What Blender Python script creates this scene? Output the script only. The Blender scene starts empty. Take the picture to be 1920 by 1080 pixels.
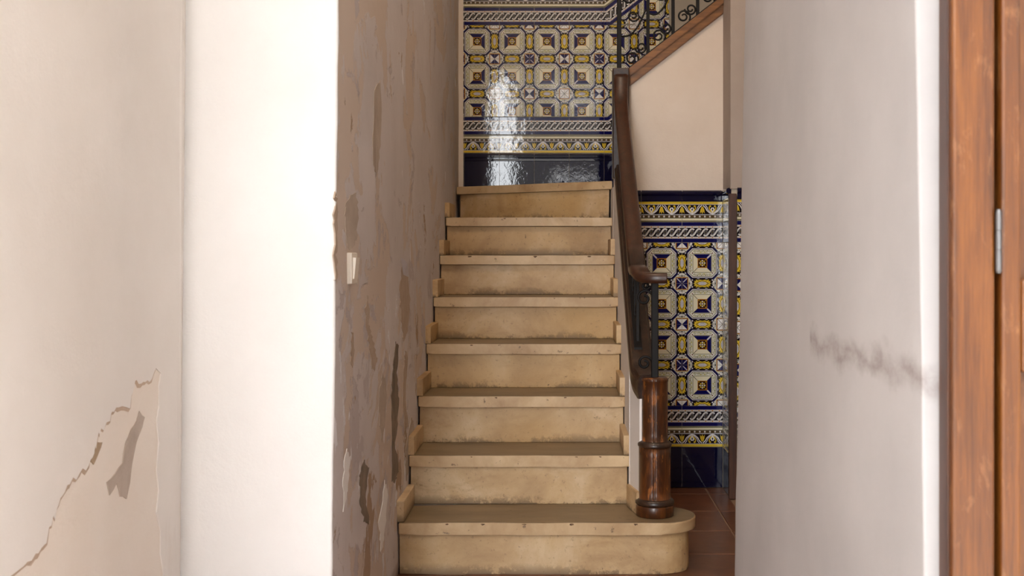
import bpy, bmesh, math, random
from mathutils import Vector, Matrix, noise
random.seed(7)
sc = bpy.context.scene
C = sc.collection
PI = math.pi

# ------------------------------------------------------------------ camera, world, light, exposure
FPX, CX, CY, EYE = 2099.0, 1050.0, 473.0, 1.155       # focal length in pixels, vanishing point, eye height
cam = bpy.data.objects.new('camera', bpy.data.cameras.new('camera'))
C.objects.link(cam); sc.camera = cam
cam.location = (0, 0, EYE); cam.rotation_euler = (PI/2, 0, 0)
cd = cam.data
cd.sensor_width = 36; cd.lens = FPX/1920*36
cd.shift_x = -(CX-960)/1920; cd.shift_y = -(540-CY)/1920
cd.clip_start = .02; cd.clip_end = 200
cd.dof.use_dof = True; cd.dof.focus_distance = 4.7; cd.dof.aperture_fstop = 9

world = bpy.data.worlds.new('sky'); sc.world = world
world.use_nodes = True
bg = world.node_tree.nodes['Background']
bg.inputs[0].default_value = (.94, .97, 1.0, 1); bg.inputs[1].default_value = 18.5

def area(name, loc, rot, sx, sy, power, col):
    l = bpy.data.lights.new(name, 'AREA'); l.shape = 'RECTANGLE'; l.size = sx; l.size_y = sy
    l.energy = power; l.color = col
    o = bpy.data.objects.new(name, l); C.objects.link(o); o.location = loc; o.rotation_euler = rot
    return o
portal = area('doorway_portal', (-.234, 1.42, 1.45), (PI/2, 0, 0), 1.48, 2.9, 1, (1, 1, 1))   # guides sky light through the door
portal.data.cycles.is_portal = True

sc.view_settings.view_transform = 'Standard'; sc.view_settings.look = 'None'
sc.view_settings.gamma = 1; sc.view_settings.use_curve_mapping = False
sc.view_settings.exposure = 0.0

# ------------------------------------------------------------------ helpers
def lin(r, g, b):
    f = lambda c: (c/255/12.92) if c/255 <= .04045 else ((c/255+.055)/1.055)**2.4
    return (f(r), f(g), f(b), 1)

class Mat:
    def __init__(s, name, rough=.6, spec=.5):
        s.m = bpy.data.materials.new(name); s.m.use_nodes = True
        s.t = s.m.node_tree; s.n = s.t.nodes; s.l = s.t.links
        s.b = s.n['Principled BSDF']; s.b.inputs['Roughness'].default_value = rough
        s.b.inputs['Specular IOR Level'].default_value = spec
        s.co = s.n.new('ShaderNodeTexCoord').outputs['Object']
    def geo(s):                      # world position
        return s.n.new('ShaderNodeNewGeometry').outputs['Position']
    def scale(s, vec, sc3):
        m = s.n.new('ShaderNodeMapping'); m.inputs['Scale'].default_value = sc3
        s.l.new(vec, m.inputs['Vector']); return m.outputs[0]
    def noise(s, vec, scale, detail=4, rough=.55, dist=0.):
        n = s.n.new('ShaderNodeTexNoise'); n.inputs['Scale'].default_value = scale
        n.inputs['Detail'].default_value = detail; n.inputs['Roughness'].default_value = rough
        n.inputs['Distortion'].default_value = dist
        s.l.new(vec, n.inputs['Vector']); return n.outputs['Fac']
    def ramp(s, fac, *stops, const=False):
        r = s.n.new('ShaderNodeValToRGB'); e = r.color_ramp.elements
        if const: r.color_ramp.interpolation = 'CONSTANT'
        while len(e) < len(stops): e.new(.5)
        for k, (p, c) in enumerate(stops):
            e[k].position = p
            e[k].color = c if isinstance(c, tuple) else (c, c, c, 1)
        s.l.new(fac, r.inputs[0]); return r.outputs[0]
    def mix(s, fac, a, b, mode='MIX'):
        m = s.n.new('ShaderNodeMix'); m.data_type = 'RGBA'; m.blend_type = mode
        for v, i in ((fac, 0), (a, 6), (b, 7)):
            if isinstance(v, (int, float)): m.inputs[i].default_value = v if i == 0 else (v, v, v, 1)
            elif isinstance(v, tuple): m.inputs[i].default_value = v
            else: s.l.new(v, m.inputs[i])
        return m.outputs[2]
    def math(s, op, a, b=0., c=0.):
        m = s.n.new('ShaderNodeMath'); m.operation = op
        for i, v in enumerate((a, b, c)):
            if isinstance(v, (int, float)): m.inputs[i].default_value = v
            else: s.l.new(v, m.inputs[i])
        return m.outputs[0]
    def col(s, c):
        if isinstance(c, tuple): s.b.inputs['Base Color'].default_value = c
        else: s.l.new(c, s.b.inputs['Base Color'])
        return s
    def rough(s, c): s.l.new(c, s.b.inputs['Roughness']); return s
    def bump(s, h, strength=.3, dist=.003):
        b = s.n.new('ShaderNodeBump'); b.inputs['Strength'].default_value = strength
        b.inputs['Distance'].default_value = dist
        s.l.new(h, b.inputs['Height']); s.l.new(b.outputs[0], s.b.inputs['Normal']); return s

def px(x, y, d):                     # measured photo point at depth d -> place in the hall
    return Vector(((x-CX)*d/FPX, d, EYE-(y-CY)*d/FPX))

def obj(name, bm, mat, parent=None, smooth=False, recalc=True):
    if isinstance(bm, bmesh.types.BMesh):
        if recalc: bmesh.ops.recalc_face_normals(bm, faces=bm.faces)
        me = bpy.data.meshes.new(name); bm.to_mesh(me); bm.free()
    else: me = bm
    for m in (mat if isinstance(mat, (list, tuple)) else [mat]):
        if m is not None and len(me.materials) < len(mat if isinstance(mat, (list, tuple)) else [mat]):
            me.materials.append(m.m if isinstance(m, Mat) else m)
    if smooth:
        for p in me.polygons: p.use_smooth = True
    o = bpy.data.objects.new(name, me); C.objects.link(o)
    if parent: o.parent = parent
    return o
def tag(o, label, cat=None, kind=None, group=None):
    o['label'] = label
    if cat: o['category'] = cat
    if kind: o['kind'] = kind
    if group: o['group'] = group
    return o
def empty(name, label, cat, loc=(0, 0, 0)):
    o = bpy.data.objects.new(name, None); C.objects.link(o); o.location = loc
    o.empty_display_size = .1
    return tag(o, label, cat)
def place(o, root):                  # keep world coordinates under a root that has its own place
    o.parent = root; o.matrix_parent_inverse = Matrix.Translation(-Vector(root.location)); return o

def box(bm, x0, x1, y0, y1, z0, z1, bev=0, seg=2):
    r = bmesh.ops.create_cube(bm, size=1)
    v = r['verts']
    bmesh.ops.scale(bm, vec=(x1-x0, y1-y0, z1-z0), verts=v)
    bmesh.ops.translate(bm, vec=((x0+x1)/2, (y0+y1)/2, (z0+z1)/2), verts=v)
    if bev:
        ed = list({e for q in v for e in q.link_edges})
        bmesh.ops.bevel(bm, geom=ed, offset=bev, segments=seg, profile=.5, affect='EDGES')
def bxo(name, dims, mat, parent=None, bev=0, seg=2, smooth=False):
    bm = bmesh.new(); box(bm, *dims, bev=bev, seg=seg); return obj(name, bm, mat, parent, smooth)
def prism(bm, pts, vec, bev=0):      # closed polygon (3-D points) pushed along vec
    vec = Vector(vec)
    a = [bm.verts.new(p) for p in pts]; b = [bm.verts.new(Vector(p)+vec) for p in pts]
    f0 = bm.faces.new(a); f1 = bm.faces.new(b[::-1]); n = len(pts)
    for i in range(n): bm.faces.new((a[i], b[i], b[(i+1) % n], a[(i+1) % n]))
    if bev: bmesh.ops.bevel(bm, geom=list(bm.edges), offset=bev, segments=2, profile=.5, affect='EDGES')
def sweep(bm, path, prof, up=Vector((0, 0, 1)), vertical=False, caps=True):
    # prof: (side, height) points; vertical=True keeps sections upright (mitred stair rails)
    rings = []; n = len(path)
    for i, p in enumerate(path):
        a = path[max(i-1, 0)]; b = path[min(i+1, n-1)]
        t = (Vector(b)-Vector(a)).normalized()
        s = t.cross(up)
        s = s.normalized() if s.length > 1e-5 else Vector((1, 0, 0))
        u = up if vertical else s.cross(t).normalized()
        rings.append([bm.verts.new(Vector(p)+s*q[0]+u*q[1]) for q in prof])
    m = len(prof)
    for i in range(n-1):
        for k in range(m):
            bm.faces.new((rings[i][k], rings[i][(k+1) % m], rings[i+1][(k+1) % m], rings[i+1][k]))
    if caps:
        bm.faces.new(rings[0][::-1]); bm.faces.new(rings[-1])
def tube(bm, path, r, k=6):
    # parallel-transport tube for iron scrolls
    path = [Vector(p) for p in path]; rings = []; n = len(path)
    t = (path[1]-path[0]).normalized()
    s = t.orthogonal().normalized()
    for i, p in enumerate(path):
        t = (path[min(i+1, n-1)]-path[max(i-1, 0)]).normalized()
        s = (s - t*s.dot(t)).normalized(); u = t.cross(s)
        rr = r(i/(n-1)) if callable(r) else r
        rings.append([bm.verts.new(p+(s*math.cos(2*PI*q/k)+u*math.sin(2*PI*q/k))*rr) for q in range(k)])
    for i in range(n-1):
        for q in range(k):
            bm.faces.new((rings[i][q], rings[i][(q+1) % k], rings[i+1][(q+1) % k], rings[i+1][q]))
    bm.faces.new(rings[0][::-1]); bm.faces.new(rings[-1])
def lathe(bm, prof, cx, cy, seg=48, dent=None):
    rings = []
    for r, z in prof:
        ring = []
        for k in range(seg):
            a = 2*PI*k/seg; rr = dent(a, z, r) if dent else r
            ring.append(bm.verts.new((cx+rr*math.cos(a), cy+rr*math.sin(a), z)))
        rings.append(ring)
    for i in range(len(prof)-1):
        for k in range(seg):
            bm.faces.new((rings[i][k], rings[i][(k+1) % seg], rings[i+1][(k+1) % seg], rings[i+1][k]))
    bm.faces.new(rings[0][::-1]); bm.faces.new(rings[-1])
def nz(p, s, amp): return (noise.noise(Vector(p)*s))*amp
def smoothpath(pts, sub=6):
    # Catmull-Rom through the points
    P = [Vector(p) for p in pts]; out = []
    for i in range(len(P)-1):
        a = P[max(i-1, 0)]; b = P[i]; c = P[i+1]; d = P[min(i+2, len(P)-1)]
        for k in range(sub):
            t = k/sub
            out.append(.5*((2*b)+(c-a)*t+(2*a-5*b+4*c-d)*t*t+(3*b-a-3*c+d)*t**3))
    out.append(P[-1]); return out
def profile_wall(bm, prof, z0, z1, nz_rows, back, amp=.003, lean=None, mats=None):
    # a wall whose plan is the polyline prof (XY), worn and uneven; back = points closing the plan
    n = len(prof); rows = []
    for j in range(nz_rows+1):
        z = z0+(z1-z0)*j/nz_rows; row = []
        for i, (x, y) in enumerate(prof):
            a = Vector(prof[max(i-1, 0)]); b = Vector(prof[min(i+1, n-1)])
            t = (b-a).normalized(); nrm = Vector((t.y, -t.x))
            d = nz((x, y, z), 2.2, amp)+nz((x+9, y, z), 9, amp*.35)
            sx, sy = (lean(x, y, z) if lean else (0, 0))
            row.append(bm.verts.new((x+nrm.x*d+sx, y+nrm.y*d+sy, z)))
        rows.append(row)
    for j in range(nz_rows):
        for i in range(n-1):
            f = bm.faces.new((rows[j][i], rows[j][i+1], rows[j+1][i+1], rows[j+1][i])); f.smooth = True
            if mats: f.material_index = mats(.5*(prof[i][0]+prof[i+1][0]), .5*(prof[i][1]+prof[i+1][1]))
    lo = [bm.verts.new((x, y, z0)) for x, y in back]; hi = [bm.verts.new((x, y, z1)) for x, y in back]
    L = rows[0]+lo; H = rows[-1]+hi
    bm.faces.new(L[::-1]); bm.faces.new(H)
    chL = [rows[0][-1]]+lo+[rows[0][0]]; chH = [rows[-1][-1]]+hi+[rows[-1][0]]
    c0 = [r[-1] for r in rows]; c1 = [r[0] for r in rows]
    bm.faces.new(c0[::-1]+[lo[0], hi[0]] if False else [lo[0], hi[0]]+c0[::-1])
    for i in range(len(lo)-1): bm.faces.new((lo[i], lo[i+1], hi[i+1], hi[i]))
    bm.faces.new([hi[-1], lo[-1]]+c1)
def polyline(pts, step=.04, rad=0):
    # subdivided plan line with rounded corners
    P = [Vector(p) for p in pts]; out = []
    Q = [P[0]]
    for i in range(1, len(P)-1):
        a = (P[i-1]-P[i]).normalized(); b = (P[i+1]-P[i]).normalized()
        if rad:
            s = P[i]+a*rad; e = P[i]+b*rad
            for k in range(5):
                t = k/4; Q.append((1-t)**2*s+2*t*(1-t)*P[i]+t*t*e)
        else: Q.append(P[i])
    Q.append(P[-1])
    for i in range(len(Q)-1):
        n = max(1, int((Q[i+1]-Q[i]).length/step))
        for k in range(n): out.append(tuple(Q[i].lerp(Q[i+1], k/n)))
    out.append(tuple(Q[-1])); return out

# ------------------------------------------------------------------ materials
def plaster(name, a, b, stain=None, bumpy=.35, sc_=3):
    m = Mat(name, .85, .25); g = m.geo()
    f = m.noise(g, sc_, 6, .6); c = m.ramp(f, (.3, a), (.7, b))
    if stain:
        f2 = m.noise(m.scale(g, (1, 1, .45)), 4.5, 7, .65, .6)
        c = m.mix(m.ramp(f2, (.62, 0.), (.72, .6)), c, stain)
    m.col(c)
    h = m.math('ADD', m.noise(g, 22, 6, .6), m.math('MULTIPLY', m.noise(g, 140, 3), .25))
    return m.bump(h, bumpy, .006)
M_pier = plaster('white_limewash', lin(242, 238, 235), lin(248, 245, 243), None, .3)
M_entry = plaster('warm_white_plaster', lin(230, 221, 213), lin(237, 229, 222), lin(222, 210, 200), .25)
M_under = plaster('exposed_cream_plaster', lin(234, 220, 206), lin(239, 228, 217), lin(222, 205, 190), .5)
M_grey = plaster('exposed_grey_render', lin(176, 160, 146), lin(200, 184, 170), lin(150, 132, 116), .7, 9)
M_upper = plaster('beige_plaster', lin(220, 204, 188), lin(230, 216, 202), lin(212, 193, 174), .4)
M_pil = plaster('shaded_plaster', lin(166, 152, 142), lin(178, 165, 155), None, .3)  # pilaster plaster with its shade put into a darker base colour
M_ceiling = plaster('ceiling_paint', lin(228, 220, 210), lin(234, 228, 220), None, .2)
M_tan = plaster('exposed_tan_render', lin(158, 134, 108), lin(184, 160, 134), lin(128, 104, 80), .8, 12)
M_edge = plaster('peel_edge_shadow', lin(186, 160, 136), lin(206, 184, 164), lin(160, 132, 108), .6, 14)  # brown tone for the painted shadow line along the peeling coat
M_flaketan = plaster('flaked_tan_coat', lin(176, 154, 134), lin(196, 176, 158), lin(150, 126, 104), .8, 12)
M_dark = plaster('damp_brown_render', lin(112, 100, 90), lin(150, 132, 116), lin(92, 78, 66), .8, 14)

# right wall: smooth greyish paint with a horizontal dark scuff left by furniture
M_right = Mat('scuffed_white_plaster', .85, .25); g = M_right.geo()
c = M_right.ramp(M_right.noise(g, 2.5, 6, .6), (.3, lin(171, 166, 165)), (.7, lin(183, 178, 177)))
sx = M_right.n.new('ShaderNodeSeparateXYZ'); M_right.l.new(g, sx.inputs[0])
gsc = M_right.scale(g, (1, .6, 1))
wob = M_right.math('MULTIPLY', M_right.math('SUBTRACT', M_right.noise(gsc, 14, 6, .65), .5), .10)
dz = M_right.math('ABSOLUTE', M_right.math('ADD', M_right.math('SUBTRACT', sx.outputs[2], .985), wob))
lim = M_right.math('MULTIPLY', M_right.math('LESS_THAN', sx.outputs[1], 2.16), M_right.math('SUBTRACT', 1, M_right.math('DIVIDE', dz, .034)))
mask = M_right.math('MULTIPLY', M_right.math('MAXIMUM', lim, 0), M_right.ramp(M_right.noise(gsc, 24, 5, .7), (.34, .12), (.62, .7)))
c = M_right.mix(mask, c, lin(120, 105, 100))
M_right.col(c)
M_right.bump(M_right.math('ADD', M_right.noise(g, 18, 6, .6), M_right.math('MULTIPLY', M_right.noise(g, 120, 3), .2)), .3, .005)

# stair wall: many coats of lilac-grey, tan and white paint in vertical flaking patches
M_flake = Mat('flaking_grey_lilac_plaster', .8, .3); g = M_flake.geo()
gs = M_flake.scale(g, (1, .45, .5))
p1 = M_flake.noise(gs, 4.5, 9, .62, .4); p2 = M_flake.noise(gs, 9, 9, .64, .5); p3 = M_flake.noise(M_flake.scale(g, (1, .6, .3)), 12, 7, .65, .4)
p4 = M_flake.noise(M_flake.scale(g, (1, .5, .4)), 7.3, 9, .66, .5)
sxx = M_flake.n.new('ShaderNodeSeparateXYZ'); M_flake.l.new(g, sxx.inputs[0])
low = M_flake.ramp(M_flake.math('SUBTRACT', 1, M_flake.math('DIVIDE', sxx.outputs[2], 1.9)), (.15, 0.), (.75, 1.))   # damp rises from the floor
lo_ = lambda p, k: M_flake.math('ADD', p, M_flake.math('MULTIPLY', low, k))
c = M_flake.ramp(M_flake.noise(g, 2.2, 5, .6), (.3, lin(204, 194, 191)), (.7, lin(220, 211, 209)))
m1 = M_flake.ramp(lo_(p1, .03), (.53, 0.), (.54, 1.)); m2 = M_flake.ramp(lo_(p2, .06), (.62, 0.), (.63, 1.))
m3 = M_flake.ramp(lo_(p3, .06), (.66, 0.), (.68, 1.)); m4 = M_flake.ramp(lo_(p4, .07), (.665, 0.), (.675, 1.))
c = M_flake.mix(m1, c, lin(210, 193, 180)); c = M_flake.mix(m2, c, lin(196, 184, 182)); c = M_flake.mix(m3, c, lin(236, 232, 234)); c = M_flake.mix(m4, c, lin(176, 150, 126))
M_flake.col(c); m2 = M_flake.math('ADD', m2, m4)
hh = M_flake.math('SUBTRACT', M_flake.math('ADD', m3, M_flake.math('MULTIPLY', M_flake.noise(g, 30, 5), .6)), M_flake.math('ADD', m1, m2))
M_flake.bump(hh, .7, .004)

# stair stone: warm limestone, stained and pitted
M_stone = Mat('worn_tan_limestone', .5, .4); g = M_stone.geo()
inf = M_stone.n.new('ShaderNodeObjectInfo').outputs['Random']
c = M_stone.ramp(M_stone.noise(g, 3.0, 7, .65, .4), (.30, lin(164, 130, 90)), (.5, lin(198, 166, 124)), (.70, lin(222, 198, 162)))
c = M_stone.mix(M_stone.ramp(M_stone.noise(M_stone.scale(g, (.6, .6, 1.6)), 6, 7, .7, .5), (.52, 0.), (.72, .65)), c, lin(150, 114, 74))
c = M_stone.mix(M_stone.ramp(M_stone.noise(g, 1.3, 3, .5), (.48, 0.), (.66, .55)), c, lin(204, 162, 96))
c = M_stone.mix(M_stone.ramp(M_stone.noise(g, 75, 4, .65), (.60, 0.), (.70, .5)), c, lin(120, 92, 66))
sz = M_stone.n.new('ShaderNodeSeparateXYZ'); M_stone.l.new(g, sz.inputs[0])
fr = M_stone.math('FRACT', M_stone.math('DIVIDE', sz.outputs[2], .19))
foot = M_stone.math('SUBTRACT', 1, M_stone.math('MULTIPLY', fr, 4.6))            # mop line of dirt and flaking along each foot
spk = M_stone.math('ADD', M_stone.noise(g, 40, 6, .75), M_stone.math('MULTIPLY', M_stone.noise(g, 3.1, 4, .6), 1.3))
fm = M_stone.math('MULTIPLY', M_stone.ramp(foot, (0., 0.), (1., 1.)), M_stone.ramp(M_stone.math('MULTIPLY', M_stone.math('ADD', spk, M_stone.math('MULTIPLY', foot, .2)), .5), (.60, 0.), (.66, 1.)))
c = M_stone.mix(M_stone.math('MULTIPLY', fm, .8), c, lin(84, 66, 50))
c = M_stone.mix(M_stone.math('MULTIPLY', inf, .2), c, lin(184, 152, 110))
pit = M_stone.ramp(M_stone.noise(g, 28, 5, .7), (.68, 0.), (.71, 1.))
c = M_stone.mix(M_stone.math('MULTIPLY', pit, .75), c, lin(96, 76, 60))
M_stone.col(c)
M_stone.bump(M_stone.math('SUBTRACT', M_stone.math('MULTIPLY', M_stone.noise(g, 70, 4), .4), M_stone.math('ADD', pit, fm)), .4, .003)
# treads: the same stone, darker on its upward faces
M_tread = Mat('tread_limestone', .42, .4); g = M_tread.geo()
nrm = M_tread.n.new('ShaderNodeNewGeometry').outputs['Normal']
s3 = M_tread.n.new('ShaderNodeSeparateXYZ'); M_tread.l.new(nrm, s3.inputs[0])
c = M_tread.ramp(M_tread.noise(g, 4, 7, .65, .4), (.32, lin(172, 138, 98)), (.68, lin(214, 186, 146)))
top_tone = M_tread.ramp(M_tread.noise(M_tread.scale(g, (.5, 1.6, 1)), 6, 6, .65), (.3, lin(108, 90, 66)), (.7, lin(142, 120, 90)))
c = M_tread.mix(M_tread.ramp(s3.outputs[2], (.6, 0.), (.95, 1.)), c, top_tone)
pit = M_tread.ramp(M_tread.noise(g, 30, 5, .7), (.64, 0.), (.67, 1.))
c = M_tread.mix(M_tread.math('MULTIPLY', pit, .7), c, lin(104, 84, 68))
M_tread.col(c)
M_tread.bump(M_tread.math('SUBTRACT', M_tread.math('MULTIPLY', M_tread.noise(g, 80, 4), .3), pit), .35, .003)

def wood(name, dark, mid, light, rough=.35, axis=(14, 14, 1.2), wear=None, wear_amt=.6, coat=0):
    m = Mat(name, rough, .5); g = m.co
    f = m.noise(m.scale(g, axis), 3.2, 6, .6, .8)
    f2 = m.noise(m.scale(g, tuple(a*4 for a in axis)), 6, 3, .6)
    c = m.ramp(m.math('ADD', m.math('MULTIPLY', f, .75), m.math('MULTIPLY', f2, .25)), (.3, dark), (.5, mid), (.72, light))
    if wear:
        w = m.ramp(m.noise(m.scale(g, (1.3, 1.3, .45)), 24, 6, .7, .4), (.56, 0.), (.66, wear_amt)); c = m.mix(w, c, wear)
    m.col(c)
    m.bump(f2, .25, .001)
    if coat: m.b.inputs['Coat Weight'].default_value = coat; m.b.inputs['Coat Roughness'].default_value = .15
    return m
M_newel = wood('worn_varnished_wood', lin(34, 18, 10), lin(70, 36, 14), lin(124, 68, 24), .34, axis=(9, 9, 1.6), wear=lin(168, 100, 44), wear_amt=.8, coat=.25)
M_rail = wood('dark_handrail_wood', lin(36, 19, 11), lin(58, 31, 18), lin(80, 46, 27), .38, axis=(14, 1.2, 14), coat=.15)
M_string = wood('brown_string_wood', lin(88, 54, 22), lin(126, 80, 34), lin(152, 102, 48), .45, axis=(1.5, 14, 14), coat=.1)
M_lowstring = wood('dark_string_wood', lin(28, 17, 11), lin(46, 28, 18), lin(70, 44, 28), .4, axis=(14, 1.2, 14), coat=.15)
M_door = wood('chestnut_door_wood', lin(60, 31, 8), lin(98, 53, 14), lin(128, 76, 24), .4, axis=(16, 16, .8), wear=lin(180, 128, 84), wear_amt=.25, coat=.08)
M_trimwood = wood('dark_corner_wood', lin(48, 26, 16), lin(70, 40, 25), lin(92, 56, 36), .4)
M_iron = Mat('black_wrought_iron', .6, .25).col(lin(22, 19, 18)); M_iron.bump(M_iron.noise(M_iron.geo(), 90, 4), .4, .001)
M_hinge = Mat('grey_steel', .35, .5).col(lin(110, 108, 108)); M_hinge.b.inputs['Metallic'].default_value = .9
M_plastic = Mat('ivory_switch_plastic', .35, .5).col(lin(238, 228, 214))
M_glaze = Mat('painted_glaze', .06, .5)
at = M_glaze.n.new('ShaderNodeAttribute'); at.attribute_name = 'Col'
M_glaze.col(M_glaze.mix(M_glaze.math('MULTIPLY', M_glaze.noise(M_glaze.geo(), 30, 4), .12), at.outputs['Color'], lin(190, 180, 165), 'MULTIPLY'))
M_glaze.bump(M_glaze.noise(M_glaze.geo(), 26, 2), .10, .004)
M_navy = Mat('navy_glaze', .04, .5).col(lin(12, 12, 42))
M_navy.bump(M_navy.math('ADD', M_navy.noise(M_navy.geo(), 30, 3, .6, .5), M_navy.math('MULTIPLY', M_navy.noise(M_navy.scale(M_navy.geo(), (1, 1, .3)), 60, 3), .2)), .06, .004)
M_grout = Mat('pale_grout', .9, .2).col(lin(190, 178, 160))
M_terra = Mat('terracotta', .38, .4); g = M_terra.geo()
ri = M_terra.n.new('ShaderNodeObjectInfo').outputs['Random']
c = M_terra.ramp(M_terra.noise(g, 7, 7, .65, .3), (.3, lin(92, 56, 38)), (.7, lin(128, 82, 56)))
c = M_terra.mix(M_terra.math('MULTIPLY', ri, .45), c, lin(88, 54, 38)); M_terra.col(c)
M_terra.bump(M_terra.noise(g, 25, 5), .2, .003)
M_floorgrout = Mat('floor_grout', .9, .2).col(lin(150, 122, 100))
M_street = Mat('street_paving', .8, .3); M_street.col(M_street.ramp(M_street.noise(M_street.geo(), 6, 5), (.3, lin(150, 145, 138)), (.7, lin(175, 170, 162))))
M_facade = Mat('grey_facade', .85, .3); M_facade.col(M_facade.ramp(M_facade.noise(M_facade.geo(), 2, 5), (.3, lin(72, 68, 64)), (.7, lin(84, 80, 76))))
M_glass = Mat('dark_window', .1, .6).col(lin(30, 34, 40))
M_lamp = Mat('lamp_globe', .4).col((1, .9, .75, 1))
M_lamp.b.inputs['Emission Color'].default_value = (1, .62, .3, 1); M_lamp.b.inputs['Emission Strength'].default_value = 6

# ------------------------------------------------------------------ main dimensions
WL = -.580        # stair wall
WE = -.973        # entry wall on the left
YP = 2.88         # front of the left pier
YB = 6.415        # glazed face of the back wall tiles
YU = 5.49         # glazed face of the tiles below the upper flight
XR = .482         # right entry wall
YR = 3.0          # far end of right entry wall
YD = 1.5          # street front
HC = 4.6          # ceiling
N0, RUN, RISE = 3.99, .275, .19
SR = .264         # right end of the stair treads
def zn(y): return RISE+(y-N0)*RISE/RUN       # nosing line

def struct(name, bm, mat, label, smooth=False):
    o = obj(name, bm, mat, None, smooth); return tag(o, label, kind='structure')

# ------------------------------------------------------------------ walls
bm = bmesh.new()
prof = polyline([(WE+.0, YP), (WL, YP), (WL, YB+.05)], .045, .008)
profile_wall(bm, prof, 0, HC, 90, [(WL-.6, YB+.05), (WL-.6, YP+.3), (WE, YP+.3)], .004,
             lambda x, y, z: ((z-1.06)*.010 if y < YP+.02 else (z-1.06)*.004*max(0, 1-(y-YP)/1.5), 0),
             lambda x, y: 0 if y < YP+.012 else 1)
wall_stair = struct('wall_left', bm, [M_pier, M_flake], 'left stair wall with bright white end and flaking grey lilac side')
bm = bmesh.new()
YE = .15           # entry wall extended out of view past the doorway to block sky from the left
prof = polyline([(WE, YE), (WE, YP+.02)], .045)
profile_wall(bm, prof, 0, HC, 90, [(WE-.4, YP+.02), (WE-.4, YE)], .003, lambda x, y, z: ((z-1.06)*.010, 0))
wall_entry = struct('wall_entry_left', bm, M_under, 'left entry wall with cream paint peeling off low down')
bm = bmesh.new()
def rlean(x, y, z):
    t = (y-YD)/(YR-YD); return ((1-t)*(-.014)*(z-1.1)+t*.019*(z-1.06) if x < XR+.05 else 0, 0)
prof = polyline([(XR+.9, YR), (XR, YR), (XR, YD), (XR+.9, YD)], .045, .006)
prof = prof[::-1]
profile_wall(bm, prof[::-1], 0, HC, 90, [(XR+.9, YD+.02), (XR+.9, YR-.02)], .003, rlean)
wall_right = struct('wall_right', bm, M_right, 'right entry wall of greyish white plaster with a dark scuff')
# street front: head over the doorway and the masonry to the left
bm = bmesh.new(); box(bm, WE-2.5, WE-.4, YD, YD+.4, 0, HC+1); box(bm, WE-.4, XR+.9, YD+.005, YD+.35, 2.95, HC+1); box(bm, XR+.9, XR+3, YD, YD+.4, 0, HC+1)
struct('wall_front', bm, M_pier, 'street front masonry over and beside the doorway')
bm = bmesh.new(); box(bm, 1.15, 1.55, .15, YD, 0, HC)
struct('wall_light_block', bm, M_pier, 'unseen wall added beyond the open door leaf to cut light from the right')  # not in view, added to even out the light on the left wall
# back wall (behind tiles), plastered above
bm = bmesh.new(); box(bm, WL-.05, 2.6, YB+.012, YB+.25, 0, HC)
wall_back = struct('wall_back', bm, M_grout, 'back wall of the stairwell clad in patterned tiles')
bm = bmesh.new(); box(bm, WL-.02, 2.6, YB-.002, YB+.02, 2.73, HC)
o = obj('plaster_face', bm, M_upper, wall_back)
bm = bmesh.new(); box(bm, WL-.01, -.553, YB-.006, YB+.02, 1.52, 2.74); obj('plaster_strip', bm, M_upper, wall_back)
# wall below the upper flight
zs = lambda x: 2.005+(x-.3417)*.783              # underside line of the upper string
bm = bmesh.new()
prism(bm, [(.272, YU+.008, 0), (.80, YU+.008, 0), (.80, YU+.008, zs(.80)), (.272, YU+.008, zs(.272))], (0, .10, 0))
wall_under = struct('wall_stair_upper', bm, M_grout, 'wall under the upper flight, tiled below and beige plaster above')
bm = bmesh.new()
n = 14; pts = [(.272, YU-.004, 1.452), (.80, YU-.004, 1.452), (.80, YU-.004, zs(.80)), (.272, YU-.004, zs(.272))]
prism(bm, pts, (0, .012, 0)); bmesh.ops.subdivide_edges(bm, edges=list(bm.edges), cuts=1)
obj('plaster_face', bm, M_upper, wall_under)
# pilaster and corridor
bm = bmesh.new(); box(bm, .806, 2.6, 5.258, YB+.012 if False else YU+.10, 0, HC)
wall_pil = struct('wall_pilaster', bm, M_grout, 'projecting wall corner tiled below beside the upper flight')
bm = bmesh.new(); box(bm, .799, 2.6, 5.25, YU+.08, 1.452, HC, .004); obj('plaster_face', bm, M_pil, wall_pil)
bm = bmesh.new(); box(bm, 2.2, 2.4, YD+.4, 5.26, 0, HC)
struct('wall_corridor_end', bm, M_entry, 'end wall of the corridor to the right of the stairs')
bm = bmesh.new(); box(bm, 2.55, 2.75, 5.2, YB+.25, 0, HC)
struct('wall_stairwell_end', bm, M_upper, 'end wall of the upper flight beyond the pilaster')
bm = bmesh.new(); box(bm, XR+.9, 2.3, YR-.2, YR, 0, HC)
struct('wall_corridor_front', bm, M_entry, 'corridor wall behind the right entry wall')
bm = bmesh.new(); box(bm, WE-.5, 2.7, YD+.01, YB+.3, HC, HC+.15)
struct('ceiling', bm, M_ceiling, 'plain plastered ceiling over hall and stairwell')
bm = bmesh.new(); box(bm, WL-.05, 2.6, 1, 1.1, 0, .01); bm.free()

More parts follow.
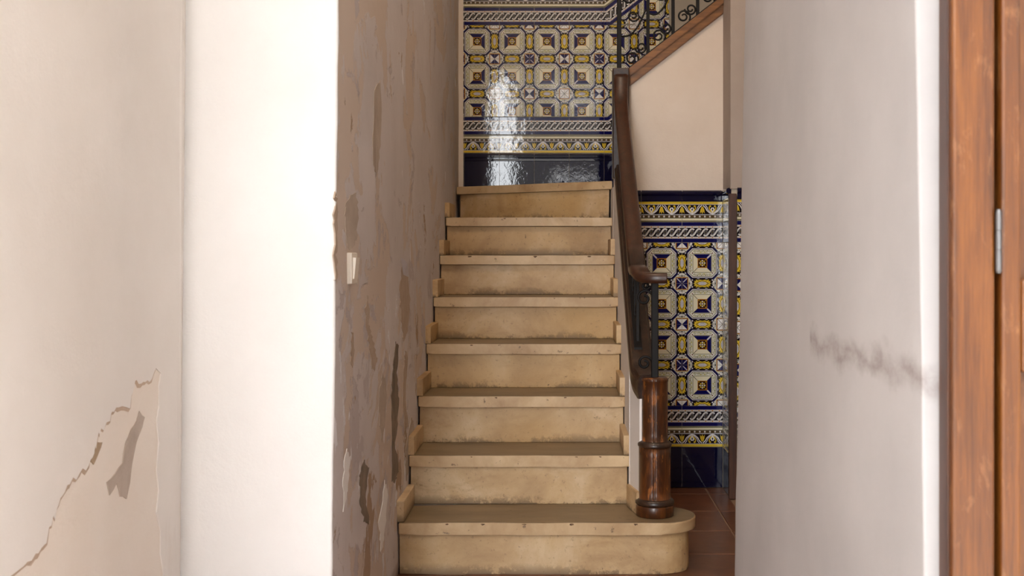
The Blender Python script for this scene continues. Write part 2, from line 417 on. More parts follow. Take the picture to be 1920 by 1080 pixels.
# floor of terracotta tiles
bm = bmesh.new(); box(bm, WE-.3, 2.7, YD-.15, YB+.3, -.12, -.004)
floor = struct('floor', bm, M_floorgrout, 'terracotta tiled hall floor with pale joints')
tile_cache = {}
def floor_tile(x0, x1, y0, y1):
    key = (round(x1-x0, 3), round(y1-y0, 3))
    if key not in tile_cache:
        b = bmesh.new(); w, d = key; box(b, -w/2+.003, w/2-.003, -d/2+.003, d/2-.003, -.012, 0, .0025, 1)
        bmesh.ops.recalc_face_normals(b, faces=b.faces)
        me = bpy.data.meshes.new('floor_tile'); b.to_mesh(me); b.free(); me.materials.append(M_terra.m); tile_cache[key] = me
    o = bpy.data.objects.new('floor_tile', tile_cache[key]); C.objects.link(o); o.parent = floor
    o.location = ((x0+x1)/2, (y0+y1)/2, random.uniform(-.0006, .0006))
ys = [5.49, 5.35]+[5.35-.355*k for k in range(1, 12)]
xs = [.80, .712]+[.712-.352*k for k in range(1, 6)]
for a in range(len(ys)-1):
    for b_ in range(len(xs)-1):
        if ys[a+1] < YD-.2 : continue
        x1, x0 = xs[b_], xs[b_+1]
        y0 = ys[a+1]
        if y0 < 3.0 and b_ == 0: continue
        floor_tile(max(x0, WE+.005), x1, y0, ys[a])

# ------------------------------------------------------------------ tiles
navy, ink = lin(10, 12, 80), lin(20, 14, 24)
cream, white, lilac = lin(232, 224, 196), lin(238, 235, 232), lin(210, 206, 216)
gold, olive, ochre, brown = lin(222, 190, 56), lin(128, 122, 92), lin(196, 128, 30), lin(112, 66, 28)
grey, pale = lin(150, 146, 150), lin(216, 213, 190)
LAY = .00011
class Pat:
    def __init__(s, w, h): s.w, s.h, s.f = w, h, []
    def add(s, pts, col, lay): s.f.append(([(p[0], p[1]) for p in pts], col, lay))
    def rect(s, x0, y0, x1, y1, col, lay): s.add([(x0, y0), (x1, y0), (x1, y1), (x0, y1)], col, lay)
    def ell(s, cx, cy, rx, ry, col, lay, n=12, a0=0, a1=2*PI):
        full = abs(a1-a0-2*PI) < 1e-6; m = n if full else n+1
        s.add([(cx+rx*math.cos(a0+(a1-a0)*k/n), cy+ry*math.sin(a0+(a1-a0)*k/n)) for k in range(m)], col, lay)
    def stroke(s, pts, wd, col, lay):
        n = len(pts); L, R = [], []
        for i in range(n):
            a, b = pts[max(i-1, 0)], pts[min(i+1, n-1)]
            dx, dy = b[0]-a[0], b[1]-a[1]; q = math.hypot(dx, dy) or 1
            L.append((pts[i][0]-dy/q*wd/2, pts[i][1]+dx/q*wd/2)); R.append((pts[i][0]+dy/q*wd/2, pts[i][1]-dx/q*wd/2))
        for i in range(n-1): s.add([L[i], L[i+1], R[i+1], R[i]], col, lay)
    def four(s, pts, col, lay):
        for k in range(4):
            c, q = (1, 0, -1, 0)[k], (0, 1, 0, -1)[k]
            s.add([(p[0]*c-p[1]*q, p[0]*q+p[1]*c) for p in pts], col, lay)
    def four_stroke(s, pts, wd, col, lay):
        for k in range(4):
            c, q = (1, 0, -1, 0)[k], (0, 1, 0, -1)[k]
            s.stroke([(p[0]*c-p[1]*q, p[0]*q+p[1]*c) for p in pts], wd, col, lay)
    def bmesh(s, scale, gap=.0009, thick=.009, clips=()):
        """tile lying in local XZ facing -Y, clipped to its own edges and to extra half planes (point, normal)"""
        bm = bmesh.new(); cl = bm.loops.layers.float_color.new('Col')
        for pts, col, lay in s.f:
            vs = [bm.verts.new((p[0]*scale, -lay*LAY, p[1]*scale)) for p in pts]
            try: f = bm.faces.new(vs)
            except ValueError: continue
            f.normal_update()
            if f.normal.y > 0: f.normal_flip()
            for l in f.loops: l[cl] = col
        W, H = s.w*scale/2-gap, s.h*scale/2-gap
        pl = [((W, 0, 0), (1, 0, 0)), ((-W, 0, 0), (-1, 0, 0)), ((0, 0, H), (0, 0, 1)), ((0, 0, -H), (0, 0, -1))]+list(clips)
        for co, no in pl:
            bmesh.ops.bisect_plane(bm, geom=bm.verts[:]+bm.edges[:]+bm.faces[:], dist=1e-6, plane_co=co, plane_no=no, clear_outer=True)
        # body
        b = [bm.verts.new(p) for p in ((-W, .0002, -H), (W, .0002, -H), (W, .0002, H), (-W, .0002, H))]
        old = set(bm.faces)
        k = [bm.verts.new((v.co.x, thick, v.co.z)) for v in b]
        fs = [bm.faces.new((b[i], k[i], k[(i+1) % 4], b[(i+1) % 4])) for i in range(4)]+[bm.faces.new(k)]
        fs.append(bm.faces.new(b))
        for f in fs:
            for l in f.loops: l[cl] = cream
        if clips:
            g = list({e for f in fs for e in f.edges})+list({v for f in fs for v in f.verts})+fs
            for co, no in clips:
                g = [q for q in g if q.is_valid]
                fr = [f for f in bm.faces if f not in old]
                g = fr+list({e for f in fr for e in f.edges})+list({v for f in fr for v in f.verts})
                bmesh.ops.bisect_plane(bm, geom=g, dist=1e-6, plane_co=co, plane_no=no, clear_outer=True)
        return bm

# field tile: octagon medallion round a square boss, quarter stars at corners, half ovals at edges
F = Pat(1, 1)
F.rect(-.5, -.5, .5, .5, olive, 0)
oc = lambda a, b: [(a, -b), (a, b), (b, a), (-b, a), (-a, b), (-a, -b), (-b, -a), (b, -a)]
F.four([(.5, -.30), (.5, .30), (.375, .27), (.375, -.27)], ink, 1)
F.four([(.5, -.225), (.5, .225), (.475, .185), (.43, .205), (.445, .15), (.40, .165), (.425, .105), (.405, .06), (.418, .0), (.405, -.06), (.425, -.105), (.40, -.165), (.445, -.15), (.43, -.205), (.475, -.185)], gold, 2)
F.four([(.5, -.155), (.47, -.125), (.44, -.06), (.432, 0), (.44, .06), (.47, .125), (.5, .155)], ink, 3)
F.four([(.5, -.138), (.474, -.112), (.449, -.055), (.441, 0), (.449, .055), (.474, .112), (.5, .138)], gold, 4)
F.four([(.5, -.112), (.48, -.092), (.46, -.045), (.455, 0), (.46, .045), (.48, .092), (.5, .112)], lilac, 5)
F.four_stroke([(.468, -.05), (.468, .05)], .008, ink, 6)
for sg in (-1, 1):
    F.four([(.5, sg*.245), (.5, sg*.29), (.47, sg*.285), (.455, sg*.25)], white, 3)
    F.four([(.44, sg*.235), (.42, sg*.275), (.395, sg*.265), (.405, sg*.225)], lilac, 3)
    F.four([(.375, sg*.05), (.395, sg*.09), (.385, sg*.14), (.376, sg*.12)], white, 3)
# corner quarter frames
for k in range(4):
    c, q = (1, 0, -1, 0)[k], (0, 1, 0, -1)[k]
    R = lambda pts: [(p[0]*c-p[1]*q, p[0]*q+p[1]*c) for p in pts]
    F.add(R([(.5, .5), (.5, .30), (.45, .285), (.375, .25), (.25, .375), (.285, .45), (.30, .5)]), pale, 2)
    F.add(R([(.385, .235), (.405, .275), (.275, .405), (.235, .385)]), navy, 3)
    for sg in (0, 1):
        W2 = (lambda pts: R([(b_, a_) for a_, b_ in pts])) if sg else R
        F.add(W2([(.5, .262), (.5, .30), (.435, .30), (.43, .262)]), white, 3)
        F.add(W2([(.5, .305), (.5, .33), (.42, .33), (.42, .305)]), ink, 3)
        F.ell(*W2([(.462, .318)])[0], .012, .012, white, 4, 6); F.ell(*W2([(.43, .318)])[0], .011, .011, white, 4, 6)
        F.add(W2([(.425, .262), (.425, .295), (.40, .285), (.405, .255)]), ink, 4)
    F.add(R([(.5, .5), (.5, .345), (.345, .345), (.345, .5)]), brown, 5)
    F.stroke(R([(.5, .352), (.352, .352), (.352, .5)]), .013, ochre, 6)
# octagon rings
F.add(oc(.380, .254), ink, 5); F.add(oc(.362, .244), lilac, 6); F.add(oc(.340, .232), ink, 7); F.add(oc(.330, .228), pale, 8)
# scrolling vine in the ring
for k in range(4):
    c, q = (1, 0, -1, 0)[k], (0, 1, 0, -1)[k]
    R = lambda pts: [(p[0]*c-p[1]*q, p[0]*q+p[1]*c) for p in pts]
    F.stroke(R([(.283+.022*math.sin(t*3.6), -.225+.45*t/9) for t in range(10)]), .012, olive, 9)
    for t in (-.15, -.05, .05, .15):
        F.add(R([(.260, t-.03), (.283, t-.012), (.260, t+.02), (.25, t)]), lin(196, 186, 96) if abs(t) < .1 else white, 9); F.ell(*R([(.305, t-.02)])[0], .009, .009, brown, 9, 5)
        F.add(R([(.312, t+.005), (.296, t+.035), (.318, t+.05)]), olive, 9)
    F.ell(*R([(.245, .245)])[0], .034, .034, white, 9, 8); F.ell(*R([(.245, .245)])[0], .018, .018, brown, 10, 6)
F.add([(-.238, -.238), (.238, -.238), (.238, .238), (-.238, .238)], olive, 10)
F.add([(-.226, -.226), (.226, -.226), (.226, .226), (-.226, .226)], pale, 11)
a, b = .218, .118
# prototype: navy above and on the left
F.add([(-a, a), (a, a), (b, b), (-b, b)], navy, 12); F.add([(-a, a), (-b, b), (-b, -b), (-a, -a)], navy, 12)
F.add([(a, a), (a, -a), (b, -b), (b, b)], cream, 12); F.add([(-a, -a), (-b, -b), (b, -b), (a, -a)], cream, 12)
F.stroke([(-a, a), (-b, b)], .035, lilac, 13)
for p in ((1, 1), (-1, -1), (1, -1)): F.stroke([(p[0]*a, p[1]*a), (p[0]*b, p[1]*b)], .011, ink, 13)
F.add([(-b, -b), (b, -b), (b, b), (-b, b)], ochre, 14)
q = .104; F.add([(-q, -q), (q, -q), (q, q), (-q, q)], lin(58, 30, 20), 15)
for k in range(8):
    t = k*PI/4; F.ell(.058*math.cos(t), .058*math.sin(t), .02, .02, gold if k % 2 else cream, 16, 6)
for x in (-1, 1):
    for y in (-1, 1): F.ell(x*.084, y*.084, .014, .014, gold, 16, 5)
F.ell(0, 0, .026, .026, cream, 16, 8); F.ell(0, 0, .012, .012, brown, 17, 6)
# corner star quarters: TL white pair, BR navy pair, mixed at TR and BL
e0, e1 = .372, .5
def starq(sx, sy, edge_v, edge_h):   # edge_v: triangle beside the vertical joint, edge_h: beside the horizontal joint
    F.add([(sx*e1, sy*e1), (sx*e1, sy*e0), (sx*e0, sy*e0)], edge_v, 8)
    F.add([(sx*e1, sy*e1), (sx*e0, sy*e0), (sx*e0, sy*e1)], edge_h, 8)
starq(-1, 1, white, white); F.stroke([(-e0, e0), (-e1, e1)], .01, ink, 9)
starq(1, -1, navy, navy); F.stroke([(e0, -e0), (.47, -.47)], .022, lilac, 9)
starq(1, 1, white, navy); starq(-1, -1, navy, white)

# guilloche border, 2 : 1
G = Pat(1, .5)
G.rect(-.5, -.25, .5, .25, white, 0)
for s_ in (-1, 1):
    G.rect(-.5, min(s_*.155, s_*.25), .5, max(s_*.155, s_*.25), navy, 1)
    G.rect(-.5, s_*.142-.005, .5, s_*.142+.005, lin(150, 110, 70), 1)
G.rect(-.5, -.112, .5, .112, ink, 1)
p = 1/6
for k in range(-1, 8):
    cx = -.5+p*(k+.5)
    S = [(cx+(-.12+1.24*t/14)*p, -.082*math.cos(PI*min(max((t-1.5)/11, 0), 1))) for t in range(15)]
    S = [(cx-.30*p, -.058)]+S+[(cx+1.30*p, .058)]
    G.stroke(S, .046, ink, 2); G.stroke(S, .036, white, 3); G.stroke(S, .007, grey, 4)
    G.ell(cx, 0, .050, .054, ink, 5, 10); G.ell(cx, 0, .041, .045, grey, 6, 10); G.ell(cx, 0, .033, .036, ink, 7, 8); G.ell(cx, 0, .014, .015, olive, 8, 6)
    for s_ in (-1, 1): G.rect(cx-.012, s_*.128-.012, cx+.012, s_*.128+.012, ochre, 8)

# palmette border, 2 : 1, yellow line at the foot
Q = Pat(1, .5)
Q.rect(-.5, -.25, .5, .25, ink, 0)
Q.rect(-.5, -.25, .5, -.185, gold, 1); Q.rect(-.5, -.182, .5, -.166, white, 1); Q.rect(-.5, -.172, .5, -.166, ink, 2)
Q.rect(-.5, .215, .5, .25, olive, 1); Q.rect(-.5, .165, .5, .215, cream, 1)
Q.rect(-.5, .085, .5, .155, olive, 1); Q.rect(-.5, .093, .5, .147, lin(84, 66, 44), 2); Q.rect(-.5, .066, .5, .08, lilac, 1)
for k in range(8): Q.ell(-.4375+.125*k, .12, .022, .024, white, 3, 8); Q.ell(-.4375+.125*k, .12, .009, .01, brown, 4, 6)
for cx in (-.25, .25):
    for s_ in (-1, 1):
        Q.stroke([(cx, .058), (cx+s_*.07, .03), (cx+s_*.14, -.03), (cx+s_*.175, -.10), (cx+s_*.235, -.155)], .022, white, 3)
        Q.stroke([(cx, .04), (cx+s_*.065, .005), (cx+s_*.115, -.05), (cx+s_*.14, -.12), (cx+s_*.18, -.158)], .02, lilac, 4)
        Q.stroke([(cx+s_*.012, .02), (cx+s_*.055, -.03), (cx+s_*.085, -.09), (cx+s_*.075, -.135)], .026, gold, 5)
        Q.ell(cx+s_*.06, -.135, .028, .024, gold, 5, 8)
    Q.add([(cx, .04), (cx+.05, -.06), (cx+.03, -.10), (cx-.03, -.10), (cx-.05, -.06)], white, 6)
    Q.add([(cx, -.01), (cx+.02, -.06), (cx, -.085), (cx-.02, -.06)], ink, 7)
for cx in (-.5, 0, .5):
    Q.add([(cx-.02, -.12), (cx+.02, -.12), (cx+.05, -.04), (cx+.06, .045), (cx+.025, 0), (cx, .055), (cx-.025, 0), (cx-.06, .045), (cx-.05, -.04)], gold, 6)
    Q.stroke([(cx, -.1), (cx, .02)], .012, ochre, 7)

TS = .2
mesh_cache = {}
def tile(name, pat, parent, face, u, z, rot=0, clips=(), jitter=.0022, key=None):
    """face: 'B' back wall, 'U' under upper flight, 'P' pilaster front, 'R' pilaster side; u = coordinate along it"""
    k = key or pat
    if clips or k not in mesh_cache:
        b = pat.bmesh(TS, clips=clips); me = bpy.data.meshes.new(name); b.to_mesh(me); b.free(); me.materials.append(M_glaze.m)
        if not clips: mesh_cache[k] = me
    else: me = mesh_cache[k]
    o = bpy.data.objects.new(name, me); C.objects.link(o); o.parent = parent
    jx, jz = random.uniform(-jitter, jitter), random.uniform(-jitter, jitter)
    if face == 'R':
        o.location = (.806-.009, u, z); base = Matrix.Rotation(-PI/2, 4, 'Z')
    else:
        o.location = (u, {'B': YB, 'U': YU, 'P': 5.25}[face], z); base = Matrix()
    if face == 'B' and u < -.43: jz = .006; jx *= .4       # the first column was set slightly askew
    o.rotation_euler = (base @ Matrix.Rotation(jz, 4, 'Z') @ Matrix.Rotation(jx, 4, 'X') @ Matrix.Rotation(rot, 4, 'Y')).to_euler()
    return o
# base tile (glossy navy, moulded top edge) and cap moulding
def base_mesh(w, h, mould=True):
    b = bmesh.new(); g_ = .001
    pr = [(.009, -h/2), (0, -h/2+.002), (0, h/2-.045), (-.003, h/2-.042), (-.004, h/2-.034), (-.001, h/2-.030), (-.001, h/2-.026), (-.005, h/2-.022), (-.006, h/2-.012), (-.002, h/2-.006), (0, h/2-g_), (.009, h/2-g_)] if mould else \
         [(.009, -h/2+g_), (0, -h/2+g_+.001), (0, h/2-g_-.001), (.009, h/2-g_)]
    prism(b, [(-w/2+g_, y, z) for y, z in pr], (w-2*g_, 0, 0)); bmesh.ops.recalc_face_normals(b, faces=b.faces)
    me = bpy.data.meshes.new('base_tile'); b.to_mesh(me); b.free(); me.materials.append(M_navy.m); return me
def cap_mesh(w):
    b = bmesh.new(); g_ = .001; h = .055
    pr = [(.012, -h/2), (-.004, -h/2), (-.006, -h/2+.006), (-.006, 0), (-.012, .004), (-.015, .012), (-.013, .021), (-.006, h/2-.001), (.012, h/2)]
    prism(b, [(-w/2+g_, y, z) for y, z in pr], (w-2*g_, 0, 0)); bmesh.ops.recalc_face_normals(b, faces=b.faces)
    me = bpy.data.meshes.new('cap_tile'); b.to_mesh(me); b.free(); me.materials.append(M_navy.m); return me
def plain(name, me, parent, loc, side=False, j=.002):
    o = bpy.data.objects.new(name, me); C.objects.link(o); o.parent = parent; o.location = loc
    o.rotation_euler = (random.uniform(-j, j), 0, random.uniform(-j, j)+(-PI/2 if side else 0)); return o

# rotation so that navy sits: (top,left)=0 ; (top,right); (bottom,right); (bottom,left)   [rotation about local Y]
ROT = {('T', 'L'): 0, ('T', 'R'): PI/2, ('B', 'R'): PI, ('B', 'L'): -PI/2}
# back wall ---------------------------------------------------------------
zB = [1.52, 1.722, 1.827, 1.932]; zT = [2.456, 2.558, 2.660, 2.715]
KX = .270; SL = .775; AN = math.atan(SL)       # where the borders turn up along the upper flight
XT = .293
def clip_left(u): return ((-.553-u, 0, 0), (-1, 0, 0))
bt = base_mesh(.2, .2); b_first = base_mesh(.2, .2)
for k in range(-5, 3):
    u = .0525+.2*k+.1-.2
    if u+.1 < -.553: continue
    x0, x1 = max(u-.1, -.553), u+.1
    if x0 > .44: break
    plain('base_tile', bt if x1-x0 > .199 else base_mesh(x1-x0, .2), wall_back, ((x0+x1)/2, YB, zB[0]+.102), j=.002).rotation_euler.z += (.006 if x0 < -.5 else 0)
for row, (pat, zc, rot) in enumerate(((Q, (zB[1]+zB[2])/2, 0), (G, (zB[2]+zB[3])/2, 0), (G, (zT[0]+zT[1])/2, 0), (Q, (zT[1]+zT[2])/2, PI))):
    for k in range(-4, 3):
        u = .0525+.2*k-.1
        if u+.1 < -.55: continue
        cl = []
        if u-.1 < -.553:
            cl = [clip_left(u)]
        if u+.1 > .253+.01:            # mitred end where the border turns
            xk = KX if row < 2 else XT
            zk = zB[3] if row < 2 else zT[0]
            cl = cl+[((xk-u, 0, zk-zc), (math.cos(AN/2), 0, math.sin(AN/2)))]
        if rot:                         # clips are given in wall axes; turn them into the flipped tile's axes
            cl = [((-c_[0], 0, -c_[2]), (-n_[0], 0, -n_[2])) for c_, n_ in cl]
        tile('border_tile', pat, wall_back, 'B', u, zc, rot, tuple(cl), .003)
    # raking tiles
    xk = KX if row < 2 else XT
    zk = zB[3] if row < 2 else zT[0]
    off = zc-zk
    ca, sa = math.cos(AN), math.sin(AN)
    for k in range(5 if row >= 2 else 2):
        s0 = .1+.2*k-.03
        ux, uz = xk+s0*ca-off*sa, zk+s0*sa+off*ca
        cl = []
        if k == 0:                      # mitre plane through the turning point, in the tile's own axes
            dxw, dzw = xk-ux, zk-uz
            pt = (dxw*ca+dzw*sa, 0, -dxw*sa+dzw*ca)
            nw = (-math.cos(AN/2), -math.sin(AN/2))
            nn = (nw[0]*ca+nw[1]*sa, 0, -nw[0]*sa+nw[1]*ca)
            cl = [(pt, nn)]
        if rot: cl = [((-c_[0], 0, -c_[2]), (-n_[0], 0, -n_[2])) for c_, n_ in cl]
        tile('border_tile', pat, wall_back, 'B', ux, uz, rot-AN, tuple(cl), .003)
# caps over the dado
for k in range(-4, 2):
    u = .0525+.2*k-.1
    x0, x1 = max(u-.1, -.553), min(u+.1, .26)
    if x1-x0 > .01: plain('cap_tile', cap_mesh(x1-x0), wall_back, ((x0+x1)/2, YB, (zT[2]+zT[3])/2))
# field tiles
fx0 = -.3747; fz = 2.263
for i in range(-1, 5):
    for j in range(-2, 3):
        x0 = fx0+.2*i; z0 = fz+.2*j
        u, z = x0+.1, z0+.1
        cl = []
        if x0 < -.553: cl.append(clip_left(u))
        if z0 < zB[3] < z0+.2: cl.append(((0, 0, zB[3]+.001-z), (0, 0, -1)))
        if z0+.2 <= zB[3]: continue
        if z0 < zT[0]-.01:
            if z0+.2 > zT[0] and x0 < XT-.05: cl.append(((0, 0, zT[0]-.001-z), (0, 0, 1)))
            elif z0+.2 > zT[0]+(u-XT)*SL: pass
        d_lo = zB[3]+(u+.1-KX)*SL
        if x0+.2 > KX and d_lo > z0:       # under the raking lower border
            if zB[3]+(x0-KX)*SL > z0+.2: continue
            cl.append(((KX-u, 0, zB[3]-z), (SL/math.hypot(1, SL), 0, -1/math.hypot(1, SL))))
        if z0 > zT[0]-.01 or (x0 > XT and z0+.2 > zT[0]+(x0-XT)*SL):
            if zT[0]+(x0+.2-XT)*SL < z0: continue
            cl.append(((XT-u, 0, zT[0]-z), (-SL/math.hypot(1, SL), 0, 1/math.hypot(1, SL))))
        h_ = 'L' if i % 2 == 0 else 'R'; v_ = 'T' if j % 2 == 0 else 'B'
        r = ROT[(v_, h_)]
        cr, sr = math.cos(r), math.sin(r)
        def inv(v): return (v[0]*cr-v[2]*sr, 0, v[0]*sr+v[2]*cr)
        tile('field_tile', F, wall_back, 'B', u, z, r, tuple((inv(c_), inv(n_)) for c_, n_ in cl), .004 if i < 0 else .003)
# lower wall and pilaster ------------------------------------------------------
def dado(parent, face, cols, zlist=((0, .2), (.2, .302), (.302, .402), (.402, 1.202), (1.202, 1.304), (1.304, 1.404), (1.404, 1.459))):
    for ci, (u, w) in enumerate(cols):
        side = face == 'R'
        loc = lambda z: (.797, u, z) if side else (u, {'U': YU, 'P': 5.25}[face], z)
        cl = ()
        if w < .199: cl = (((w/2, 0, 0), (1, 0, 0)), ((-w/2, 0, 0), (-1, 0, 0)))
        plain('base_tile', base_mesh(w, .2, False), parent, loc(.1), side)
        tile('border_tile', Q, parent, face, u, .251, 0, cl); tile('border_tile', G, parent, face, u, .352, 0, cl)
        for r_ in range(4):
            h_ = 'L' if ci % 2 == 0 else 'R'; v_ = 'B' if r_ % 2 == 0 else 'T'
            r = ROT[(v_, h_)]; cr, sr = math.cos(r), math.sin(r)
            c2 = tuple(((c_[0]*cr-c_[2]*sr, 0, c_[0]*sr+c_[2]*cr), (n_[0]*cr-n_[2]*sr, 0, n_[0]*sr+n_[2]*cr)) for c_, n_ in cl)
            tile('field_tile', F, parent, face, u, .502+.2*r_, r, c2)
        tile('border_tile', G, parent, face, u, 1.253, 0, cl)
        tile('border_tile', Q, parent, face, u, 1.354, PI, tuple(((-c_[0], 0, -c_[2]), (-n_[0], 0, -n_[2])) for c_, n_ in cl))
        plain('cap_tile', cap_mesh(w), parent, loc(1.4315), side)
dado(wall_under, 'U', [(.498, .2), (.698, .2), (.335, .124)][::1])
dado(wall_pil, 'R', [(5.37, .2)])
dado(wall_pil, 'P', [(.93, .2), (1.13, .2)])
o = bxo('corner_bead', (.7905, .826, 5.232, 5.262, .0, 1.43), M_trimwood, wall_pil, .003)

# ------------------------------------------------------------------ staircase
stair = empty('staircase', 'worn tan stone staircase with rounded bottom step beside flaking wall', 'staircase', (-.16, N0, 0))
def sp(o): return place(o, stair)
def uneven(bm, amp=.0015, s=7, cuts=0):
    for v in bm.verts:
        v.co += Vector((nz(v.co, s, amp), nz(v.co+Vector((5, 0, 0)), s, amp), nz(v.co+Vector((0, 7, 0)), s, amp)))
def slab(name, pts, z0, z1, mat, bev, rough=.0015):
    # plan polygon with rounded edges, edges subdivided so that wear shows
    bm = bmesh.new()
    prism(bm, [(x, y, z0) for x, y in pts], (0, 0, z1-z0))
    if bev: bmesh.ops.bevel(bm, geom=list(bm.edges), offset=bev, segments=3, profile=.5, affect='EDGES')
    uneven(bm, rough)
    o = obj(name, bm, mat, None); sp(o); return o
def bull(xc, yc, r, x0, yf, yb, n=16):
    # plan of the bottom step: straight front from x0, half round end
    pts = [(x0, yb), (x0, yf)]
    m = 14
    for k in range(1, m): pts.append((x0+(xc-x0)*k/m, yf+random.uniform(-.0015, .0015)))
    for k in range(n+1):
        a = -PI/2+PI*k/n; pts.append((xc+r*math.cos(a), yc+r*math.sin(a)))
    return pts
NT = .043
X0 = WL+.004
# bottom step
slab('tread', bull(.362, N0+.137, .137, X0, N0, N0+.274)+[(.27, N0+.274+.03), (.27, N0+.36)], RISE-NT, RISE, M_tread, .006)
slab('riser', bull(.362, N0+.137, .112, X0, N0+.025, N0+.25), 0, RISE-NT-.001, M_stone, .003, .003)
def chipped(yf, yb, x0, x1, dy=0):
    n = 26; pts = []
    for k in range(n+1):
        t = k/n; pts.append((x0+(x1-x0)*t, yf+dy*t+random.choice((0, 0, 0, .0012, .0022, 0))))
    return pts+[(x1, yb+dy), (x0, yb)]
for i in range(2, 8):
    yf = N0+RUN*(i-1); z = RISE*i
    slab('tread', chipped(yf, yf+RUN+.04, X0, SR+random.uniform(-.002, .003)), z-NT, z, M_tread, .0055)
    slab('riser', [(X0+.004, yf+.022), (SR-.006, yf+.022), (SR-.006, yf+.06), (X0+.004, yf+.06)], z-RISE, z-NT-.001, M_stone, .003, .002)
# winder to the landing
zL = RISE*8
slab('tread', [(X0, 6.23), (-.3, 6.08), (0, 5.88), (SR+.002, 5.72), (SR+.002, YB-.002), (X0, YB-.002)], zL-NT, zL, M_tread, .005)
slab('riser', [(X0+.02, 6.245), (SR-.012, 5.745), (SR-.012, 5.80), (X0+.02, 6.31)], zL-RISE, zL-NT-.001, M_stone, .003, .002)
slab('tread', [(X0, N0+6*RUN+.30), (SR, N0+6*RUN+.30), (SR, 5.78), (X0, 6.30)], 7*RISE-NT, 7*RISE-.001, M_tread, 0)
# upper flight behind the raking wall
for k in range(7):
    x = .30+.245*k; z = zL+RISE*(k+1)
    slab('tread', [(x, YU+.11), (x+.28, YU+.11), (x+.28, YB-.012), (x, YB-.012)], z-NT, z, M_tread, .005)
    slab('riser', [(x+.022, YU+.11), (x+.05, YU+.11), (x+.05, YB-.012), (x+.022, YB-.012)], z-RISE, z-NT-.001, M_stone, 0)
# skirting blocks on each tread
for i in range(1, 8):
    yf = N0+RUN*(i-1); z = RISE*i; b = RUN+.02
    h = .076+random.uniform(-.004, .004)
    bm = bmesh.new(); box(bm, WL-.004, WL+.024, yf+.004, yf+b, z+.001, z+h, .0025, 2); sp(obj('skirting_block', bm, M_stone))
    if i == 1:
        bm = bmesh.new(); prism(bm, [(.252, yf+RUN-.01, z), (.281, yf+.115, z), (.303, yf+.115, z), (.285, yf+RUN-.01, z)], (0, 0, .085)); bmesh.ops.bevel(bm, geom=list(bm.edges), offset=.0025, segments=2, affect='EDGES'); sp(obj('skirting_block', bm, M_stone))
    elif i < 7:
        bm = bmesh.new(); box(bm, SR-.022, SR+.004, yf+.003, yf+b, z+.001, z+h+.004, .0025, 2); sp(obj('skirting_block', bm, M_stone))
# knocks and chips that show on the nosings
M_chip = Mat('chipped_stone', .9, .2); M_chip.col(M_chip.ramp(M_chip.noise(M_chip.geo(), 160, 4), (.35, lin(92, 72, 54)), (.65, lin(136, 108, 82))))
for (cx_, cy_, st, w_) in ((985, 985, 1, 9), (1017, 986, 1, 10), (1072, 985, 1, 5), (1192, 988, 1, 5), (838, 984, 1, 4), (905, 985, 1, 4), (1082, 857, 2, 5), (1122, 857, 2, 7), (884, 857, 2, 3), (930, 747, 3, 4), (1060, 747, 3, 3), (884, 648, 4, 4), (936, 648, 4, 4), (1040, 560, 5, 3), (880, 481, 6, 4), (1004, 481, 6, 4), (1105, 480, 6, 4), (946, 409, 7, 3)):
    d_ = N0+RUN*(st-1); P_ = px(cx_, cy_, d_)
    bm = bmesh.new(); bmesh.ops.create_icosphere(bm, subdivisions=2, radius=1)
    k_ = w_*d_/FPX
    for v in bm.verts:
        v.co *= 1+.5*noise.noise(v.co*1.7+Vector((cx_, cy_, 0)))
        v.co = Vector((P_.x+v.co.x*k_, d_+.0035+v.co.y*.005, RISE*st-.0045+v.co.z*k_*.55-(0 if v.co.z < 0 else v.co.z*k_*.2)))
        v.co.z = min(v.co.z, RISE*st+.0006)
    sp(obj('worn_chip', bm, M_chip, smooth=True))
# masonry core and the white side wall that carries the railing
bm = bmesh.new()
pts = [(X0+.01, N0+.06, 0)]
for i in range(1, 8): pts += [(X0+.01, N0+RUN*(i-1)+.06, RISE*i-NT-.002), (X0+.01, N0+RUN*i+.06, RISE*i-NT-.002)]
pts += [(X0+.01, 6.30, 7*RISE-NT-.002), (X0+.01, 6.30, 0)]
prism(bm, pts, (SR-X0-.02, 0, 0)); sp(obj('masonry_core', bm, M_under))
SB = .33
bm = bmesh.new(); box(bm, SR-.002, SR+.05, YU+.004, YB, .0, zL-NT-.001); sp(obj('side_wall', bm, M_entry))
bm = bmesh.new()
yA, yZ = 4.20, YU+.006
prism(bm, [(SR-.001, yA+.05, .19), (SR-.001, yZ, .19), (SR-.001, yZ, zn(yZ)+SB+.01), (SR-.001, yA+.05, zn(yA+.05)+SB+.01)], (.082, 0, 0))
sp(obj('side_wall', bm, M_entry))
bm = bmesh.new()
prism(bm, [(SR-.001, 4.26, .19), (.292, 4.11, .19), (.346, 4.11, .19), (.346, 4.26, .19)], (0, 0, .49)); sp(obj('side_wall_end', bm, M_entry))

